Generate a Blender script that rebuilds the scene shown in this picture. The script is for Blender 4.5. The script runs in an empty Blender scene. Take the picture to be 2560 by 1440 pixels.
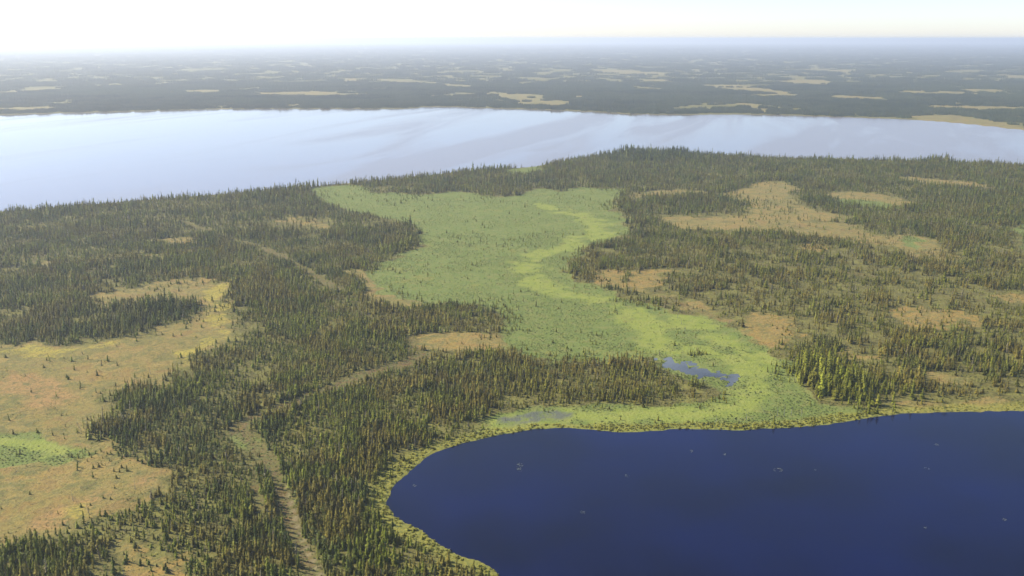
import bpy, math, random, time
import numpy as np
from mathutils import Vector

T0 = time.time()
random.seed(7)
rng = np.random.default_rng(7)
scene = bpy.context.scene
col = scene.collection
R = math.radians

# ------------------------------------------------------------------ camera
CAM_H = 200.0
HFOV = R(56.0)
FPX = 1280.0 / math.tan(HFOV / 2)           # focal length in photograph pixels
HORIZON_V = 96.0
PITCH = math.atan((720.0 - HORIZON_V) / FPX)
cam_data = bpy.data.cameras.new('camera')
cam = bpy.data.objects.new('camera', cam_data)
col.objects.link(cam)
cam.location = (0, 0, CAM_H)
cam.rotation_euler = (R(90) - PITCH, 0, 0)
cam_data.sensor_width = 36.0
cam_data.lens = 18.0 / math.tan(HFOV / 2)
cam_data.clip_start = 1.0
cam_data.clip_end = 200000.0
scene.camera = cam

# ------------------------------------------------------------------ sky, sun, exposure
SUN_AZ = R(-70.0)            # measured from +Y (view direction) towards +X
SUN_EL = R(37.0)
world = bpy.data.worlds.new('World')
scene.world = world
world.use_nodes = True
wn = world.node_tree.nodes
wl = world.node_tree.links
sky = wn.new('ShaderNodeTexSky')
sky.sky_type = 'NISHITA'
sky.sun_disc = False
sky.sun_elevation = SUN_EL
sky.sun_rotation = SUN_AZ
sky.altitude = 200.0
sky.air_density = 0.9
sky.dust_density = 0.4
sky.ozone_density = 3.0
bg = wn['Background']
bg.inputs['Strength'].default_value = 0.09
wb = wn.new('ShaderNodeMix'); wb.data_type = 'RGBA'; wb.blend_type = 'MULTIPLY'      # white balance of the whole sky
wb.inputs[0].default_value = 1.0; wb.inputs[7].default_value = (.98, .96, 1.085, 1)
wl.new(sky.outputs['Color'], wb.inputs[6]); wl.new(wb.outputs[2], bg.inputs['Color'])

sd_ = bpy.data.lights.new('sun', 'SUN')
sd_.energy = 4.6
sd_.angle = R(0.53)
sd_.color = (1.0, 0.93, 0.80)
sun = bpy.data.objects.new('sun', sd_)
col.objects.link(sun)
sdir = Vector((math.sin(SUN_AZ) * math.cos(SUN_EL), math.cos(SUN_AZ) * math.cos(SUN_EL), math.sin(SUN_EL)))
sun.rotation_euler = (-sdir).to_track_quat('-Z', 'Y').to_euler()
sun.location = (0, 0, 900)

vs = scene.view_settings
vs.view_transform = 'Standard'
vs.look = 'None'
vs.gamma = 1.0
vs.use_curve_mapping = False
vs.exposure = 1.17
scene.render.engine = 'CYCLES'
cy = scene.cycles
cy.use_denoising = True
cy.denoiser = 'OPENIMAGEDENOISE'
cy.denoising_input_passes = 'RGB_ALBEDO_NORMAL'
cy.denoising_prefilter = 'ACCURATE'
cy.max_bounces = 5
cy.diffuse_bounces = 2
cy.glossy_bounces = 2
cy.transmission_bounces = 2
cy.volume_bounces = 0
cy.transparent_max_bounces = 8
cy.sample_clamp_indirect = 4.0
cy.use_adaptive_sampling = False

# ------------------------------------------------------------------ pixel -> ground
CP, SP = math.cos(PITCH), math.sin(PITCH)


def ground(u, v):
    """photograph pixel (2560 x 1440) of a spot on the ground -> x, y in metres"""
    a = (np.asarray(u, float) - 1280.0) / FPX
    b = (720.0 - np.asarray(v, float)) / FPX
    dy = CP + b * SP
    dz = -SP + b * CP
    t = CAM_H / np.maximum(-dz, 1e-4)
    return np.stack([a * t, dy * t], -1)


def project(x, y, z=0.0):
    zz = z - CAM_H
    d = y * CP - zz * SP
    up = y * SP + zz * CP
    return 1280.0 + FPX * x / d, 720.0 - FPX * up / d, d


def P(pts):
    a = np.array(pts, float)
    return ground(a[:, 0], a[:, 1])


# ------------------------------------------------------------------ numpy noise
def _hash(ix, iy, seed):
    h = (ix.astype(np.int64) * 374761393 + iy.astype(np.int64) * 668265263 + seed * 974711) & 0xFFFFFFFF
    h = ((h ^ (h >> 13)) * 1274126177) & 0xFFFFFFFF
    h = h ^ (h >> 16)
    return (h & 0xFFFFFF) / float(0xFFFFFF)


def vnoise(x, y, seed=0):
    ix, iy = np.floor(x), np.floor(y)
    fx, fy = x - ix, y - iy
    fx = fx * fx * (3 - 2 * fx)
    fy = fy * fy * (3 - 2 * fy)
    a = _hash(ix, iy, seed); b = _hash(ix + 1, iy, seed)
    c = _hash(ix, iy + 1, seed); d = _hash(ix + 1, iy + 1, seed)
    return (a + (b - a) * fx) * (1 - fy) + (c + (d - c) * fx) * fy


def fbm(x, y, scale, seed=0, octaves=3):
    s = 0.0; amp = 0.5; tot = 0.0; f = 1.0 / scale
    for o in range(octaves):
        s = s + amp * vnoise(x * f, y * f, seed + 17 * o)
        tot += amp; amp *= 0.5; f *= 2.03
    return s / tot


def smooth(a, b, x):
    t = np.clip((x - a) / (b - a), 0, 1)
    return t * t * (3 - 2 * t)


def sdist(px, py, poly, reach):
    """signed distance (positive inside), clipped to +-reach"""
    out = np.full(px.shape, -float(reach))
    lo = poly.min(0) - reach; hi = poly.max(0) + reach
    m = (px > lo[0]) & (px < hi[0]) & (py > lo[1]) & (py < hi[1])
    if not m.any():
        return out
    x = px[m]; y = py[m]
    inside = np.zeros(x.shape, bool); best = np.full(x.shape, 1e18)
    n = len(poly)
    for i in range(n):
        x0, y0 = poly[i]; x1, y1 = poly[(i + 1) % n]
        ex, ey = x1 - x0, y1 - y0
        L = ex * ex + ey * ey + 1e-12
        t = np.clip(((x - x0) * ex + (y - y0) * ey) / L, 0, 1)
        dx = x - x0 - t * ex; dy = y - y0 - t * ey
        np.minimum(best, dx * dx + dy * dy, out=best)
        c = (y0 > y) != (y1 > y)
        if abs(ey) > 1e-12:
            inside ^= c & (x < x0 + ex * (y - y0) / ey)
    d = np.sqrt(best)
    out[m] = np.clip(np.where(inside, d, -d), -reach, reach)
    return out


def ldist(px, py, line, reach):
    out = np.full(px.shape, float(reach))
    lo = line.min(0) - reach; hi = line.max(0) + reach
    m = (px > lo[0]) & (px < hi[0]) & (py > lo[1]) & (py < hi[1])
    if not m.any():
        return out
    x = px[m]; y = py[m]; best = np.full(x.shape, 1e18)
    for i in range(len(line) - 1):
        x0, y0 = line[i]; x1, y1 = line[i + 1]
        ex, ey = x1 - x0, y1 - y0
        L = ex * ex + ey * ey + 1e-12
        t = np.clip(((x - x0) * ex + (y - y0) * ey) / L, 0, 1)
        dx = x - x0 - t * ex; dy = y - y0 - t * ey
        np.minimum(best, dx * dx + dy * dy, out=best)
    out[m] = np.minimum(np.sqrt(best), reach)
    return out


def soften(poly, it=2):
    """corner-cutting (Chaikin) of a traced outline"""
    for _ in range(it):
        nx = np.roll(poly, -1, 0)
        q = np.empty((len(poly) * 2, 2)); q[0::2] = poly * .75 + nx * .25; q[1::2] = poly * .25 + nx * .75
        poly = q
    return poly


# ------------------------------------------------------------------ the map of the place (traced on the ground)
FAR_SHORE_N = [(-300, 556), (0, 529), (200, 514), (400, 497), (600, 482), (740, 471), (775, 467), (850, 460), (950, 451),
               (1050, 442), (1150, 429), (1220, 421), (1300, 420), (1340, 416), (1370, 410), (1470, 391), (1560, 381), (1640, 379),
               (1720, 383), (1800, 387), (1950, 395), (2100, 399), (2250, 401), (2350, 403), (2450, 407), (2560, 412), (2900, 424)]
FAR_SHORE_F = [(2900, 350), (2560, 326), (2450, 313), (2300, 300), (2150, 294), (2000, 289), (1900, 286), (1700, 287), (1560, 285),
               (1500, 280), (1400, 276), (1290, 272), (1200, 270), (1130, 267), (1060, 267), (1040, 271), (1000, 272), (800, 272),
               (600, 272), (400, 276), (260, 280), (100, 284), (0, 287), (-300, 293)]
BIG_LAKE = soften(P(FAR_SHORE_N + FAR_SHORE_F), 1)
DARK_LAKE = soften(P([(1262, 1445), (1225, 1412), (1150, 1385), (1090, 1352), (1045, 1318), (1010, 1300), (985, 1283), (972, 1262), (975, 1240),
                      (985, 1215), (1020, 1185), (1045, 1162), (1080, 1135), (1130, 1118), (1180, 1105), (1225, 1092), (1290, 1082), (1340, 1074),
                      (1400, 1071), (1460, 1074), (1540, 1081), (1620, 1080), (1700, 1072), (1760, 1074), (1830, 1078), (1920, 1072),
                      (1990, 1070), (2060, 1063), (2130, 1053), (2200, 1043), (2270, 1034), (2350, 1032), (2450, 1030), (2560, 1028),
                      (2900, 1025), (3300, 1300), (3200, 1800), (2000, 1800), (1500, 1650), (1360, 1530)]), 1)
PONDS = [soften(P(p), 2) for p in (
    [(1646, 897), (1690, 894), (1714, 908), (1748, 912), (1792, 926), (1838, 946), (1846, 964), (1806, 966), (1770, 947), (1728, 941), (1700, 927), (1665, 920)],
    )]
MUD = [soften(P(p), 2) for p in (
    [(1226, 1056), (1262, 1044), (1330, 1036), (1400, 1030), (1450, 1030), (1416, 1046), (1350, 1054), (1290, 1064), (1246, 1068)],)]

MEADOWS = [soften(P(p), 2) for p in (
    [(775, 468), (830, 466), (900, 462), (940, 486), (985, 478), (1050, 492), (1120, 480), (1190, 484), (1250, 497), (1310, 484), (1352, 470), (1400, 486), (1440, 466), (1500, 472), (1570, 474), (1552, 500), (1528, 522),
     (1565, 545), (1572, 560), (1560, 594), (1480, 612), (1440, 650), (1408, 672), (1424, 696), (1480, 712), (1540, 738), (1600, 757),
     (1680, 775), (1725, 785), (1770, 790), (1830, 822), (1880, 858), (1930, 880), (1965, 900), (1990, 940), (2010, 980), (2040, 1010),
     (2140, 1022), (2240, 1030), (2260, 1046), (2000, 1085), (1800, 1095), (1500, 1100), (1340, 1090), (1225, 1105), (1160, 1112), (1190, 1060), (1215, 1040), (1300, 1022),
     (1400, 1018), (1500, 1014), (1600, 1016), (1700, 1012), (1800, 996), (1770, 968), (1700, 946), (1650, 926), (1640, 905), (1560, 897),
     (1480, 905), (1380, 908), (1290, 896), (1258, 858), (1272, 805), (1232, 765), (1150, 752), (1050, 760), (960, 740), (900, 680), (985, 652),
     (1040, 618), (1056, 580), (1000, 552), (920, 536), (822, 515), (785, 488)],
    [(-200, 1080), (0, 1084), (100, 1088), (190, 1108), (238, 1132), (200, 1152), (100, 1170), (0, 1178), (-200, 1180)],
    [(560, 1075), (610, 1082), (650, 1110), (670, 1150), (630, 1150), (590, 1110)],
    [(1262, 426), (1300, 421), (1352, 416), (1362, 424), (1330, 434), (1280, 436)],
    [(2080, 502), (2160, 500), (2230, 512), (2270, 524), (2180, 522)],
    [(2540, 560), (2600, 560), (2600, 640), (2545, 620)],
    [(2255, 590), (2290, 596), (2300, 628), (2260, 612)])]
LIME = [(P(p), w) for p, w in (
    ([(1405, 530), (1470, 545), (1500, 570), (1430, 612), (1340, 645), (1305, 685), (1340, 712), (1450, 742), (1560, 775), (1620, 815),
      (1660, 860), (1760, 880), (1850, 905), (1900, 940), (1920, 990), (1860, 1030), (1700, 1040), (1500, 1035), (1300, 1055)], 17.0),
    ([(1470, 605), (1560, 575)], 12.0), ([(1405, 530), (1360, 512)], 12.0),
    ([(1720, 800), (1800, 850), (1900, 900)], 16.0), ([(40, 1105), (180, 1120)], 7.0))]

BOGS = [(soften(P(p), 2), o) for p, o in (
    ([(225, 742), (310, 730), (400, 716), (440, 702), (535, 697), (548, 740), (562, 790), (604, 830), (594, 864), (540, 878), (480, 900),
      (440, 946), (400, 964), (300, 962), (272, 985), (250, 1038), (205, 1072), (225, 1120), (250, 1150), (400, 1180), (395, 1205), (330, 1232), (240, 1300),
      (205, 1350), (100, 1362), (0, 1358), (-250, 1358), (-250, 880), (0, 876), (150, 866), (300, 852), (400, 822), (500, 795), (526, 768), (500, 752),
      (400, 752), (300, 766), (230, 770)], .35),
    ([(285, 1352), (350, 1346), (430, 1400), (442, 1445), (420, 1520), (300, 1500), (282, 1400)], .75),
    ([(1648, 545), (1690, 538), (1780, 545), (1900, 530), (1990, 545), (2100, 562), (2200, 585), (2300, 593), (2335, 615), (2372, 652), (2300, 646),
      (2235, 618), (2150, 607), (2000, 583), (1880, 576), (1760, 574), (1690, 566)], .35),
    ([(1780, 482), (1870, 474), (1900, 457), (1962, 457), (1985, 480), (1990, 512), (2060, 528), (2120, 545), (2060, 555), (1940, 555), (1876, 540), (1874, 505), (1820, 494)], .2),
    ([(1560, 492), (1600, 482), (1700, 476), (1780, 482), (1700, 488), (1600, 494)], .15),
    ([(2090, 485), (2140, 483), (2200, 490), (2245, 500), (2275, 515), (2220, 515), (2160, 503), (2100, 499)], .4),
    ([(2230, 440), (2350, 452), (2480, 461), (2470, 471), (2350, 465), (2240, 450)], .4),
    ([(2215, 776), (2330, 774), (2450, 786), (2460, 806), (2340, 812), (2250, 806)], .9),
    ([(2495, 735), (2570, 738), (2600, 768), (2520, 760)], .8),
    ([(1865, 785), (1930, 800), (1985, 822), (1995, 866), (1920, 870), (1868, 836)], .75),
    ([(1600, 682), (1650, 676), (1664, 700), (1640, 722), (1590, 722), (1580, 700)], .85),
    ([(1500, 695), (1530, 680), (1545, 690), (1530, 712), (1510, 712)], .7),
    ([(1560, 728), (1620, 724), (1720, 752), (1830, 800), (1820, 815), (1730, 782), (1640, 750)], .25),
    ([(685, 553), (750, 547), (820, 552), (826, 572), (760, 573), (700, 566)], .75),
    ([(1035, 848), (1100, 842), (1240, 848), (1254, 870), (1150, 876), (1040, 872)], .6),
    ([(420, 597), (470, 600), (466, 612), (425, 610)], .7), ([(2000, 612), (2060, 613), (2050, 626), (2008, 626)], .8),
    ([(2240, 1000), (2330, 1000), (2400, 1003), (2570, 1006), (2620, 1030), (2350, 1040), (2240, 1045), (2140, 1062), (2120, 1050), (2190, 1030)], .35),
    ([(1340, 490), (1400, 488), (1412, 510), (1350, 514)], .6),
    ([(880, 672), (935, 690), (1000, 735), (1100, 752), (1000, 770), (920, 720)], .25),
    ([(360, 636), (400, 640), (395, 650), (360, 648)], .2), ([(60, 654), (125, 654), (120, 664), (60, 664)], .1),
    ([(2100, 866), (2190, 900), (2200, 925), (2130, 900)], .5),
    ([(2300, 935), (2420, 945), (2400, 960), (2310, 950)], .2),
    # beyond the big lake
    ([(640, 237), (700, 229), (780, 229), (872, 233), (870, 240), (740, 242)], .5), ([(465, 226), (540, 227), (545, 234), (470, 234)], .4),
    ([(828, 199), (940, 196), (950, 203), (840, 205)], .4), ([(945, 199), (1010, 200), (1100, 208), (1190, 217), (1190, 222), (1090, 213), (950, 203)], .1),
    ([(1060, 240), (1150, 237), (1180, 233), (1190, 236), (1110, 243)], .2),
    ([(1215, 230), (1290, 232), (1390, 248), (1450, 263), (1380, 268), (1300, 264), (1290, 250), (1225, 240)], .05),
    ([(1420, 240), (1470, 240), (1465, 248), (1425, 248)], .6),
    ([(1750, 212), (1860, 213), (1990, 234), (1960, 240), (1860, 227), (1760, 218)], .4), ([(1780, 238), (1900, 236), (2000, 240), (1900, 243)], .1),
    ([(1930, 199), (2090, 200), (2095, 216), (1980, 211)], .35), ([(2065, 241), (2195, 242), (2195, 248), (2085, 248)], .7),
    ([(2300, 264), (2400, 265), (2570, 268), (2570, 278), (2400, 274), (2310, 269)], .5), ([(2250, 296), (2330, 288), (2400, 290), (2570, 318), (2570, 330), (2440, 314)], .2),
    ([(1478, 174), (1560, 176), (1690, 184), (1600, 188), (1500, 182)], .05), ([(1846, 252), (1880, 262), (1960, 283), (1910, 285), (1860, 266)], .15),
    ([(1560, 219), (1690, 222), (1620, 227)], .6), ([(1600, 200), (1700, 198), (1690, 203), (1610, 204)], .2), ([(2200, 230), (2350, 226), (2500, 238), (2350, 238)], .25),
    ([(2380, 222), (2570, 226), (2570, 233), (2420, 230)], .25), ([(2430, 188), (2600, 190), (2600, 196), (2450, 194)], .2),
    ([(680, 181), (790, 183), (740, 187)], .0), ([(1280, 206), (1350, 206), (1340, 210), (1285, 210)], .2), ([(-100, 274), (60, 268), (150, 267), (140, 276), (0, 280)], .3),
    ([(-50, 232), (40, 226), (190, 214), (190, 217), (60, 232), (-50, 238)], .05), ([(2000, 172), (2200, 178), (2180, 182), (2010, 177)], .1), ([(690, 266), (760, 258), (770, 266), (740, 271)], .2))]
# cut lines and trails: points, half width in metres, how bare
LINES = [(P(p), w, b) for p, w, b in (
    ([(830, 1520), (770, 1420), (735, 1330), (708, 1240), (682, 1175), (650, 1130), (615, 1095), (598, 1072)], 4.4, .9),
    ([(590, 1084), (640, 1048), (750, 1003), (850, 963), (940, 930), (1020, 908), (1060, 890)], 5.0, 1.0),
    ([(660, 1345), (650, 1270), (635, 1200), (625, 1165)], 2.2, .7),
    ([(440, 550), (560, 592), (650, 618), (740, 662), (800, 700), (860, 730)], 3.4, .8), ([(1030, 850), (1040, 905)], 5.0, .5),
    ([(1920, 664), (2060, 676), (2230, 698)], 2.0, .7), ([(1720, 640), (1900, 662)], 1.2, .4),
    ([(2160, 690), (2400, 735), (2500, 740)], 1.4, .5), ([(960, 760), (1000, 790), (1020, 850)], 2.0, .4),
    ([(2390, 300), (2395, 190), (2395, 150)], 9.0, .6), ([(1660, 742), (1720, 768), (1800, 800)], 2.4, .6))]
TRAIL = P([(815, 1470), (765, 1370), (745, 1320), (728, 1260), (722, 1200)])        # pale worn strip inside the cut line
FRINGE = P([(1300, 1470), (1222, 1424), (1120, 1378), (1050, 1340), (990, 1304), (955, 1270), (958, 1232), (985, 1188), (1050, 1144), (1150, 1106), (1230, 1088),
            (1340, 1070), (1540, 1074), (1760, 1068), (1990, 1064), (2200, 1036), (2350, 1024), (2570, 1020)])
YELLOW = [soften(P(p), 2) for p in ([(165, 1275), (215, 1255), (238, 1285), (190, 1315)], [(100, 1345), (210, 1320), (215, 1350), (120, 1360)], [(520, 800), (560, 780), (600, 840), (570, 860)],
                                    [(440, 905), (520, 830), (560, 850), (470, 910)], [(520, 720), (545, 720), (555, 780), (530, 775)], [(0, 880), (150, 868), (300, 860), (250, 880), (60, 900)])]
PINK = [soften(P(p), 2) for p in ([(60, 1330), (200, 1240), (380, 1190), (390, 1205), (240, 1270), (130, 1340)], [(0, 950), (120, 930), (200, 990), (60, 1050)])]


def cover(x, y):
    """land cover at ground points: a dict of 0..1 weights and lake height"""
    d = np.hypot(x, y)
    sc = np.clip(d / 500.0, .8, 8)                        # outlines wander more where the tracing is coarser
    wob = (fbm(x, y, 30, 2, 2) - .5) * 14 + (fbm(x, y, 12, 3, 2) - .5) * 11 * np.minimum(sc, 1.6) + (fbm(x, y, 3.2, 5, 2) - .5) * 4.5
    wobf = wob * 1.6 + (fbm(x, y, 48, 8, 3) - .5) * 26 * (y < 2200) + (fbm(x / 1.8, y, 60, 9, 4) - .5) * 130 * smooth(2200, 3200, y)
    c = {}
    lakes = np.maximum(sdist(x, y, BIG_LAKE, 30), sdist(x, y, DARK_LAKE, 30))
    lakes = lakes + (fbm(x, y, 6, 21, 2) - .5) * 2.4
    pond = np.full(x.shape, -30.0)
    for p in PONDS:
        pond = np.maximum(pond, sdist(x, y, p, 30))
    pond = pond - 2.2 + (fbm(x, y * .6, 4.6, 23, 3) - .5) * 32
    c['lake'] = lakes; c['pond'] = pond
    m = np.full(x.shape, -30.0)
    for p in MEADOWS:
        m = np.maximum(m, sdist(x, y, p, 30))
    c['meadow'] = smooth(-2.0, 2.0, m + wob)
    c['meadow_soft'] = np.clip((m + wob) / 18 + .5, 0, 1)
    c['open'] = m
    lime = np.zeros(x.shape)
    for ln, w in LIME:
        dd = ldist(x, y, ln, w * 2.6)
        lime = np.maximum(lime, smooth(w * 1.05, w * .25, dd + wob * 1.9))
    c['lime'] = lime * c['meadow']
    b = np.full(x.shape, -30.0); org = np.zeros(x.shape)
    for p, o in BOGS:
        s = sdist(x, y, p, 30)
        org = np.where(s > np.maximum(b, -25), o, org)
        b = np.maximum(b, s)
    b = b + 2.5 * (b > -29)
    c['bog'] = smooth(-2.5, 2.5, b + wobf) * (1 - c['meadow'])
    c['bog_soft'] = np.clip((b + wobf) / 20 + .5, 0, 1)
    c['open'] = np.maximum(c['open'], b)
    c['orange'] = org
    far = smooth(2300, 2600, y)
    rnd = smooth(.76, .88, fbm(x / 3.4, y * .8, 90, 31, 4)) * far
    c['bog'] = np.maximum(c['bog'], rnd * .55); c['bog_soft'] = np.maximum(c['bog_soft'], rnd * .62)
    c['orange'] = np.where(rnd > .3, .5 * fbm(x, y, 300, 33, 1), c['orange']) * (1 - .4 * far)
    c['pale'] = far
    l = np.zeros(x.shape)
    for ln, w, bare in LINES:
        dd = ldist(x, y, ln, w * 3)
        l = np.maximum(l, bare * smooth(w * 1.2, w * .7, dd + wob * .35))
    c['line'] = l
    c['trail'] = smooth(1.3, .5, ldist(x, y, TRAIL, 6) + wob * .08)
    c['fringe'] = smooth(9.0, 4.0, ldist(x, y, FRINGE, 30) + wob * .5)
    ye = np.full(x.shape, -30.0)
    for p in YELLOW:
        ye = np.maximum(ye, sdist(x, y, p, 30))
    c['yellow'] = smooth(-3, 5, ye + wob * 1.5)
    pk = np.full(x.shape, -30.0)
    for p in PINK:
        pk = np.maximum(pk, sdist(x, y, p, 30))
    c['pink'] = smooth(-5, 6, pk + wob * 1.5)
    mu = np.full(x.shape, -30.0)
    for p in MUD:
        mu = np.maximum(mu, sdist(x, y, p, 30))
    c['mud'] = smooth(-1, 3, mu + wob * .9)
    return c


# ------------------------------------------------------------------ material helpers
def new_mat(name):
    m = bpy.data.materials.new(name); m.use_nodes = True
    n = m.node_tree.nodes; l = m.node_tree.links
    b = n['Principled BSDF']; b.inputs['Specular IOR Level'].default_value = 0.1
    return m, n, l, b


def noise_node(n, l, vec, scale, detail=4, rough=.55, dist=0.0):
    t = n.new('ShaderNodeTexNoise'); t.inputs['Scale'].default_value = scale
    t.inputs['Detail'].default_value = detail; t.inputs['Roughness'].default_value = rough; t.inputs['Distortion'].default_value = dist
    l.new(vec, t.inputs['Vector'])
    return t.outputs['Fac']


def ramp(n, l, fac, a, b):
    r = n.new('ShaderNodeMapRange'); r.inputs['From Min'].default_value = a; r.inputs['From Max'].default_value = b
    l.new(fac, r.inputs['Value']); return r.outputs['Result']


def mixc(n, l, fac, a, b):
    m = n.new('ShaderNodeMix'); m.data_type = 'RGBA'
    for sock, v in ((m.inputs[0], fac), (m.inputs[6], a), (m.inputs[7], b)):
        if isinstance(v, (int, float)): sock.default_value = v
        elif isinstance(v, tuple): sock.default_value = (*v, 1)
        else: l.new(v, sock)
    return m.outputs[2]


def mul(n, l, a, b):
    m = n.new('ShaderNodeMath'); m.operation = 'MULTIPLY'
    for s, v in ((m.inputs[0], a), (m.inputs[1], b)):
        if isinstance(v, (int, float)): s.default_value = v
        else: l.new(v, s)
    return m.outputs[0]


def ground_material():
    m, n, l, b = new_mat('peatland')
    geo = n.new('ShaderNodeNewGeometry'); pos = geo.outputs['Position']
    at1 = n.new('ShaderNodeAttribute'); at1.attribute_name = 'cover_a'
    at2 = n.new('ShaderNodeAttribute'); at2.attribute_name = 'cover_b'
    at3 = n.new('ShaderNodeAttribute'); at3.attribute_name = 'cover_c'
    def split(at):
        s = n.new('ShaderNodeSeparateColor'); l.new(at.outputs['Color'], s.inputs[0]); return s.outputs[0], s.outputs[1], s.outputs[2]
    meadow, bog, lime = split(at1)
    orange, line, fringe = split(at2)
    yellow, pink, mud = split(at3)
    trail = at1.outputs['Alpha']
    big = noise_node(n, l, pos, .018, 4)
    mid = noise_node(n, l, pos, .09, 5, .6, .5)
    fine = noise_node(n, l, pos, .55, 4, .65)
    tiny = noise_node(n, l, pos, 1.6, 3, .6)
    feather = noise_node(n, l, pos, .13, 6, .68, .6)
    def feathered(w, k):
        a = n.new('ShaderNodeMath'); a.operation = 'ADD'; l.new(w, a.inputs[0]); l.new(mul(n, l, feather, k), a.inputs[1])
        return ramp(n, l, a.outputs[0], .5 + k * .5 - .10, .5 + k * .5 + .10)
    meadow = feathered(meadow, .9); bog = feathered(bog, 1.0)
    # forest floor: dark litter, moss, scattered pale lichen
    c = mixc(n, l, ramp(n, l, fine, .35, .65), (.074, .066, .022), (.132, .118, .034))
    c = mixc(n, l, ramp(n, l, mid, .45, .7), c, (.160, .150, .036))
    c = mixc(n, l, mul(n, l, ramp(n, l, tiny, .62, .72), .6), c, (.26, .225, .13))
    # bog: tan sedge lawns, straw, orange and pink sphagnum, low green
    bg_ = mixc(n, l, ramp(n, l, mid, .35, .62), (.215, .160, .044), (.240, .182, .058))
    bg_ = mixc(n, l, mul(n, l, ramp(n, l, big, .40, .58), .85), bg_, (.165, .150, .044))
    patch = noise_node(n, l, pos, .055, 5, .62, 1.0)
    bg_ = mixc(n, l, mul(n, l, ramp(n, l, patch, .50, .60), .85), bg_, (.115, .120, .036))
    bg_ = mixc(n, l, mul(n, l, ramp(n, l, patch, .47, .37), .8), bg_, (.168, .112, .040))
    org = mixc(n, l, ramp(n, l, mid, .4, .65), (.262, .160, .036), (.225, .150, .046))
    bg_ = mixc(n, l, mul(n, l, orange, ramp(n, l, feather, .30, .58)), bg_, org)
    bg_ = mixc(n, l, mul(n, l, pink, .75), bg_, (.275, .160, .060))
    bg_ = mixc(n, l, mul(n, l, yellow, .85), bg_, (.290, .240, .040))
    mott = noise_node(n, l, pos, .22, 5, .7, .8)
    bg_ = mixc(n, l, mul(n, l, mul(n, l, ramp(n, l, mott, .46, .60), .9), ramp(n, l, patch, .38, .56)), bg_, (.100, .100, .032))
    bg_ = mixc(n, l, mul(n, l, ramp(n, l, fine, .49, .64), .65), bg_, (.105, .082, .032))
    bg_ = mixc(n, l, mul(n, l, ramp(n, l, tiny, .55, .70), .5), bg_, (.27, .22, .10))
    c = mixc(n, l, bog, c, bg_)
    # fen meadow: grey green and fresh green sedge
    md = mixc(n, l, ramp(n, l, mid, .38, .64), (.112, .146, .032), (.142, .160, .042))
    md = mixc(n, l, mul(n, l, ramp(n, l, big, .45, .6), .65), md, (.115, .145, .034))
    md = mixc(n, l, mul(n, l, ramp(n, l, fine, .50, .70), .55), md, (.080, .098, .034))
    lm = mixc(n, l, ramp(n, l, mid, .35, .65), (.185, .212, .036), (.210, .222, .050))
    md = mixc(n, l, mul(n, l, ramp(n, l, feather, .50, .64), .6), md, (.170, .160, .050))
    md = mixc(n, l, mul(n, l, ramp(n, l, feather, .45, .32), .6), md, (.078, .105, .030))
    md = mixc(n, l, mul(n, l, mul(n, l, lime, ramp(n, l, feather, .25, .50)), .8), md, lm)
    c = mixc(n, l, meadow, c, md)
    # cut line: trampled tan grass and bare brown peat, the worn strip
    ln = mixc(n, l, ramp(n, l, mid, .40, .62), (.150, .098, .036), (.118, .096, .034))
    ln = mixc(n, l, mul(n, l, ramp(n, l, mott, .42, .56), .8), ln, (.105, .112, .034))
    ln = mixc(n, l, mul(n, l, ramp(n, l, fine, .48, .62), .8), ln, (.080, .052, .028))
    c = mixc(n, l, line, c, ln)
    c = mixc(n, l, mul(n, l, trail, .5), c, (.26, .21, .12))
    # lake margin: yellow green sedge
    fr = mixc(n, l, ramp(n, l, fine, .38, .62), (.225, .200, .036), (.140, .150, .036))
    c = mixc(n, l, mul(n, l, fringe, .75), c, fr)
    c = mixc(n, l, mul(n, l, mul(n, l, mud, .85), ramp(n, l, feather, .36, .52)), c, (.082, .088, .078))
    l.new(c, b.inputs['Base Color'])
    b.inputs['Roughness'].default_value = .95
    b.inputs['Specular IOR Level'].default_value = .05
    bump = n.new('ShaderNodeBump'); bump.inputs['Distance'].default_value = .9; bump.inputs['Strength'].default_value = .8
    l.new(fine, bump.inputs['Height']); l.new(bump.outputs['Normal'], b.inputs['Normal'])
    return m


_sa = ground(930, 390); _sb = ground(1330, 285)
STREAK = -math.atan2(_sb[1] - _sa[1], _sb[0] - _sa[0])           # the wind streaks run this way


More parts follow.
